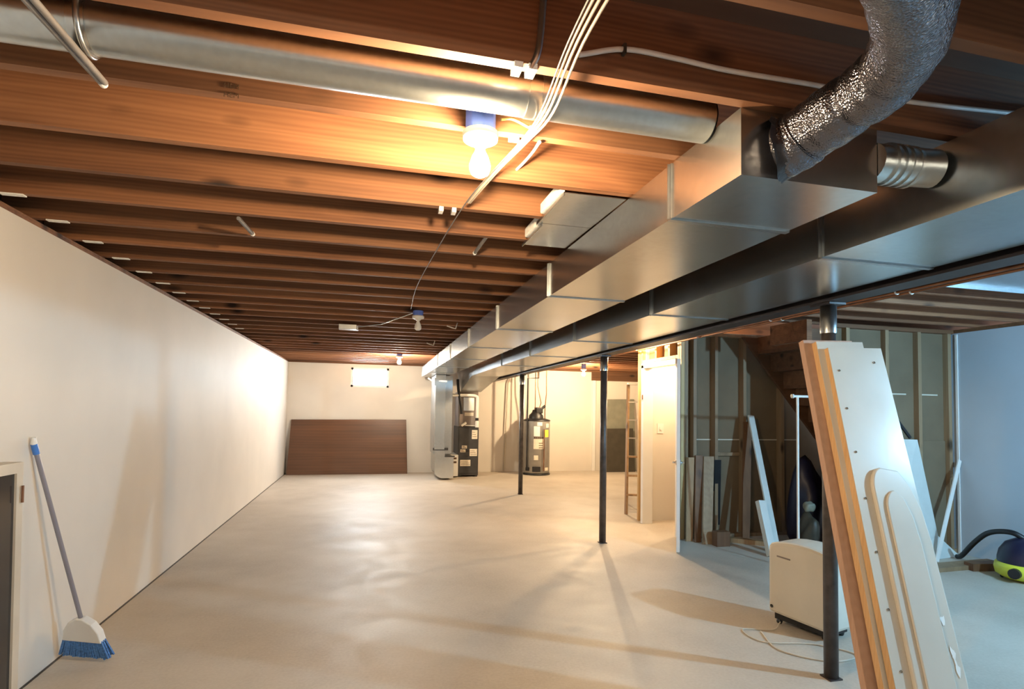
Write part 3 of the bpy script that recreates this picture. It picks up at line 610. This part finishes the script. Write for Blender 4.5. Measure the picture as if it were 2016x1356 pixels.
il = [(.36, 0), (.36, .55)]+[(.36+.17*(1-math.cos(a)), .55+.045*math.sin(a)) for a in [i*math.pi/2/6 for i in range(1, 7)]]+[(.66, .575), (.74, .53), (.78, .46), (.78, 0)]
MB().prism([onp(a, b2, .022) for a, b2 in il], -n*.012).build('raised_panel', 'doorwhite', pa, .007)
for t_ in (.93, .82, .70, .58, .45, .32, .19): MB().lathe(onp(.12, t_, .0005), [(0, .001), (.005, .001), (.006, -.003)], 8, n).build('screw', 'nail', pa)
MB().lathe(onp(.80, .955, .0005), [(0, .001), (.006, .001), (.007, -.003)], 8, n).build('screw', 'nail', pa)
for k, (a, b2) in enumerate(((.83, .285), (.86, .215), (.875, .185), (.90, .09))):
    MB().prism([onp(a+.03*math.cos(i)*(1+.5*math.sin(i*3+k)), b2+.016*math.sin(i)*(1+.5*math.cos(i*2+k)), .0245) for i in [j*2*math.pi/9 for j in range(9)]], -n*.0012).build('white_patch', 'white', pa)  # small irregular white patches laid on the relief
slab('door_panel', 'door panel with orange wood edge, second of the leaning stack', BLf+Vector((-.012, .048, 0)), BRf+Vector((-.012, .048, 0)), TLf+Vector((-.040, .040, .035)), TRf+Vector((-.085, .040, .035)), .034, 'doorwhite', 'edgeorange')
slab('door_panel', 'door panel with pinkish brown edge, rearmost of the leaning stack', BLf+Vector((-.055, .105, 0)), BRf+Vector((-.055, .105, 0)), TLf+Vector((-.092, .077, .045)), TRf+Vector((-.12, .077, .045)), .034, 'edgepink', 'edgepink')

# ------------------------------------------------------------------ dehumidifier
P1, P2 = Vector((2.78, 3.53, 0)), Vector((2.905, 3.10, 0)); e = (P2-P1).normalized(); pe = Vector((-e.y, e.x, 0))
if pe.x < 0: pe = -pe
L = (P2-P1).length
dh = thing('dehumidifier', 'cream dehumidifier on small wheels standing behind the near post', 'dehumidifier', (P1+P2)/2+pe*.13)
def dq(a, d_, z): return P1+e*a+pe*d_+Vector((0, 0, z))
prof = [(0, .075)]+[(0, .535)]+[(L*.5-(L*.5)*math.cos(a), .535+.05*math.sin(a)) for a in [i*math.pi/8 for i in range(1, 8)]]+[(L, .535), (L, .055)]
MB().prism([dq(a, 0, z) for a, z in prof], pe*.26).build('body', 'dehum', dh, .022)
box2 = MB().hexa([dq(.03, .03, .03), dq(L-.03, .03, .03), dq(L-.03, .24, .03), dq(.03, .24, .03), dq(.03, .03, .08), dq(L-.03, .03, .06), dq(L-.03, .24, .06), dq(.03, .24, .08)]).build('base', 'black', dh)
for a, d_ in ((.06, .04), (L-.06, .04), (.06, .22), (L-.06, .22)): MB().lathe(dq(a, d_, .018), [(0, -.012), (.018, -.012), (.018, .012), (0, .012)], 12, e).build('wheel', 'black', dh)
MB().hexa([dq(.07, -.003, .47), dq(.17, -.003, .465), dq(.17, .002, .465), dq(.07, .002, .47), dq(.07, -.003, .48), dq(.17, -.003, .475), dq(.17, .002, .475), dq(.07, .002, .48)]).build('name_plate', 'coil', dh)
MB().lathe(dq(.03, -.002, .12), [(0, .0), (.010, .0), (.012, .004)], 12, -pe).build('drain_cap', 'nail', dh)
cd_ = MB().tube(bez([dq(.10, -.01, .03), dq(.12, -.12, .006), dq(.02, -.30, .006), dq(.22, -.36, .006), dq(.40, -.10, .006), dq(.62, -.02, .006), dq(.60, -.25, .006), dq(.35, -.38, .006), dq(.10, -.22, .006)], 8), .0045, 6).build('power_cord', 'frametan'); tag(cd_, 'thin cream power cord coiled on the floor by the dehumidifier', 'cord')

# ------------------------------------------------------------------ clutter by the stud wall
rk = thing('garment_rack', 'thin white metal garment rack standing behind the dehumidifier', 'rack', (4.3, 4.6, 0))
rx = atY(1570, 780, 4.6)
MB().tube([(rx.x, 4.6, .03), (rx.x, 4.6, rx.z)], .012, 10).build('upright', 'white', rk); MB().tube([(rx.x+.66, 4.6, .03), (rx.x+.66, 4.6, rx.z)], .012, 10).build('upright', 'white', rk)
MB().tube([(rx.x-.05, 4.6, rx.z), (rx.x+.71, 4.6, rx.z)], .012, 10).build('rail', 'white', rk)
for x in (rx.x, rx.x+.66): MB().tube([(x, 4.38, .015), (x, 4.82, .015)], .014, 10).build('foot', 'white', rk)
MB().lathe((rx.x-.055, 4.6, rx.z), [(0, -.008), (.02, -.008), (.02, .008), (0, .008)], 12, (1, 0, 0)).build('end_cap', 'white', rk)
q0, q1 = atY(1478, 818, 5.84), atZ(1531, 1090, 0)
o = MB().bar((q1.x, q1.y, .004), q0, .075, .02, (0, 1, 0)).build('metal_strip', 'drywall', loc=(q1.x, q1.y, 0)); tag(o, 'long pale strip leaning against the stud wall', 'strip')
q2, q3 = atY(1497, 986, 5.30), atZ(1520, 1096, 0)
o = MB().bar((q3.x, q3.y, .006), (q2.x, q2.y, q2.z), .085, .06, (0, 1, 0)).build('drywall_offcut', 'drywall', loc=(q3.x, q3.y, 0)); tag(o, 'short pale offcut leaning in front of the long pale strip', 'offcut')
def leanboard(name, label, px0, px1, ytop, ybase, Yt, mat, cat='board', th=.018):
    b0 = atZ(px0, ybase, 0); b1 = atZ(px1, ybase, 0); a = atY(px0, ytop, Yt); c = atY(px1, ytop, Yt); h = (a.z+c.z)/2
    o = MB().prism([(b0.x, b0.y, .002), (b1.x, b0.y, .002), (c.x, Yt-.02, h), (a.x, Yt-.02, h)], (0, th, 0)).build(name, mat, loc=((a.x+c.x)/2, b0.y, 0)); return tag(o, label, cat)
leanboard('plank', 'tan plank leaning on the stud wall right beside the open door', 1351, 1365, 900, 1066, 5.94, 'planktan')
leanboard('plank', 'dark brown plank leaning between the tan plank and the pale plank', 1368, 1382, 896, 1068, 5.94, 'plankbrown')
leanboard('plank', 'pale tan plank leaning just left of the black rail', 1384, 1404, 898, 1072, 5.93, 'stud')
leanboard('rail', 'black flat rail leaning upright against the stud wall', 1405, 1418, 905, 1054, 5.92, 'black', 'rail', .03)
leanboard('plank', 'brown plank leaning beside the long pale strip', 1462, 1478, 830, 1062, 5.93, 'plankbrown')
q = atZ(1428, 1076, 0); o = box((q.x-.10, q.y, .0), (q.x+.06, q.y+.10, .16)).build('wood_block', 'plankbrown'); tag(o, 'dark wood block on the floor at the foot of the black rail', 'block')
q = atZ(1472, 1068, 0); o = MB().bar((q.x-.22, q.y+.12, .025), (q.x+.35, q.y-.35, .025), .09, .05).build('wood_plank', 'planktan'); tag(o, 'tan plank lying flat on the floor before the stud wall', 'plank')
# dark bags under the stairs
def blob(name, label, c, r, mat, seed, cat):
    rnd = random.Random(seed); bm = bmesh.new(); bmesh.ops.create_icosphere(bm, subdivisions=3, radius=1)
    for v_ in bm.verts:
        k = 1+.16*math.sin(v_.co.x*4+seed)+.12*math.sin(v_.co.y*5+v_.co.z*3+seed*2); v_.co = Vector((v_.co.x*r[0]*k, v_.co.y*r[1]*k, max(v_.co.z*r[2]*k, -r[2]*.82)+r[2]*.82))
    me = bpy.data.meshes.new(name)
    for f in bm.faces: f.smooth = True
    bm.to_mesh(me); bm.free(); me.materials.append(M[mat]); o = bpy.data.objects.new(name, me); COL.objects.link(o); o.location = c; return tag(o, label, cat)
bg = blob('bag', 'bulky navy bag piled under the stairs behind the garment rack', (4.78, 5.42, .0), (.22, .18, .50), 'navy', 3, 'bag')
MB().tube(bez([(4.70, 5.40, .84), (4.74, 5.38, .98), (4.82, 5.38, .98), (4.86, 5.40, .84)], 5), .012, 8).build('handle', 'black', bg)
blob('bag', 'dark lumpy sack on the floor under the stairs left of the navy bag', (4.52, 5.10, .0), (.11, .11, .22), 'darkpanel', 8, 'bag')
blob('bundle', 'small olive bundle lying on the dark sack', (4.52, 5.10, .44), (.05, .05, .06), 'greypanel', 5, 'bundle')


# ------------------------------------------------------------------ right-hand room
dw = MB().prism([(4.95, 4.55, .003), (6.06, 4.72, .003), (5.80, 4.745, .22), (5.66, 4.84, 1.215), (4.95, 4.84, 1.225)], (0, .013, 0)).build('drywall_sheet', 'drywall', loc=(5.4, 4.6, 0)); tag(dw, 'pale grey drywall sheet with a cut corner leaning behind the door panels', 'drywall')
lt = MB().bar((5.60, 4.60, .004), (6.165, 4.79, 1.0), .045, .012, (0, 1, 0)).build('lath', 'whitepaint', loc=(5.93, 4.6, 0)); tag(lt, 'white lath leaning into the corner by the blue-lit wall', 'lath')
lt = MB().bar(atY(1750, 805, 4.83), atY(1792, 862, 4.83), .028, .018, (0, 1, 0)).build('lath', 'black', loc=atY(1775, 840, 4.83)); tag(lt, 'thin dark lath slanting behind the top of the drywall sheet', 'lath')
o = MB().bar((5.15, 4.36, .02), (6.10, 4.40, .02), .16, .04).build('floor_plank', 'stud'); tag(o, 'flat grey-tan plank on the floor beneath the drywall sheet', 'plank')
o = MB().bar((5.62, 4.30, .035), (5.90, 4.26, .035), .10, .07).build('wood_block', 'plankbrown'); tag(o, 'dark brown block on the floor beside the yellow vacuum', 'block')
vc = thing('shop_vacuum', 'yellow and navy vacuum cleaner on the floor by the blue-lit wall', 'vacuum', (5.80, 3.93, 0))
VX, VY = 5.80, 3.93
MB().lathe((VX, VY, 0), [(0, .02), (.17, .02), (.215, .05), (.225, .10), (.215, .145), (.19, .16), (0, .16)], 32).build('tub', 'yellow', vc)
MB().lathe((VX, VY, 0), [(.20, .155), (.20, .19), (.185, .26), (.14, .33), (.07, .37), (0, .38)], 32).build('motor_head', 'navy', vc)
MB().tube([(VX-.205, VY-.06, .09), (VX-.25, VY-.075, .09)], .045, 14).build('inlet', 'black', vc)
MB().tube(bez([(VX-.0, VY-.02, .36), (VX-.05, VY+.08, .415), (VX-.03, VY+.28, .37), (VX+.03, VY+.46, .24), (VX+.09, VY+.64, .06), (VX+.10, VY+.70, .03)], 6), .024, 12).build('hose', 'black', vc)
for a in range(4): MB().lathe((VX+.16*math.cos(a*1.57+.7), VY+.16*math.sin(a*1.57+.7), .015), [(0, -.01), (.015, -.01), (.015, .012), (0, .012)], 10, (1, 0, 0)).build('wheel', 'black', vc)
bpy.context.view_layer.update()
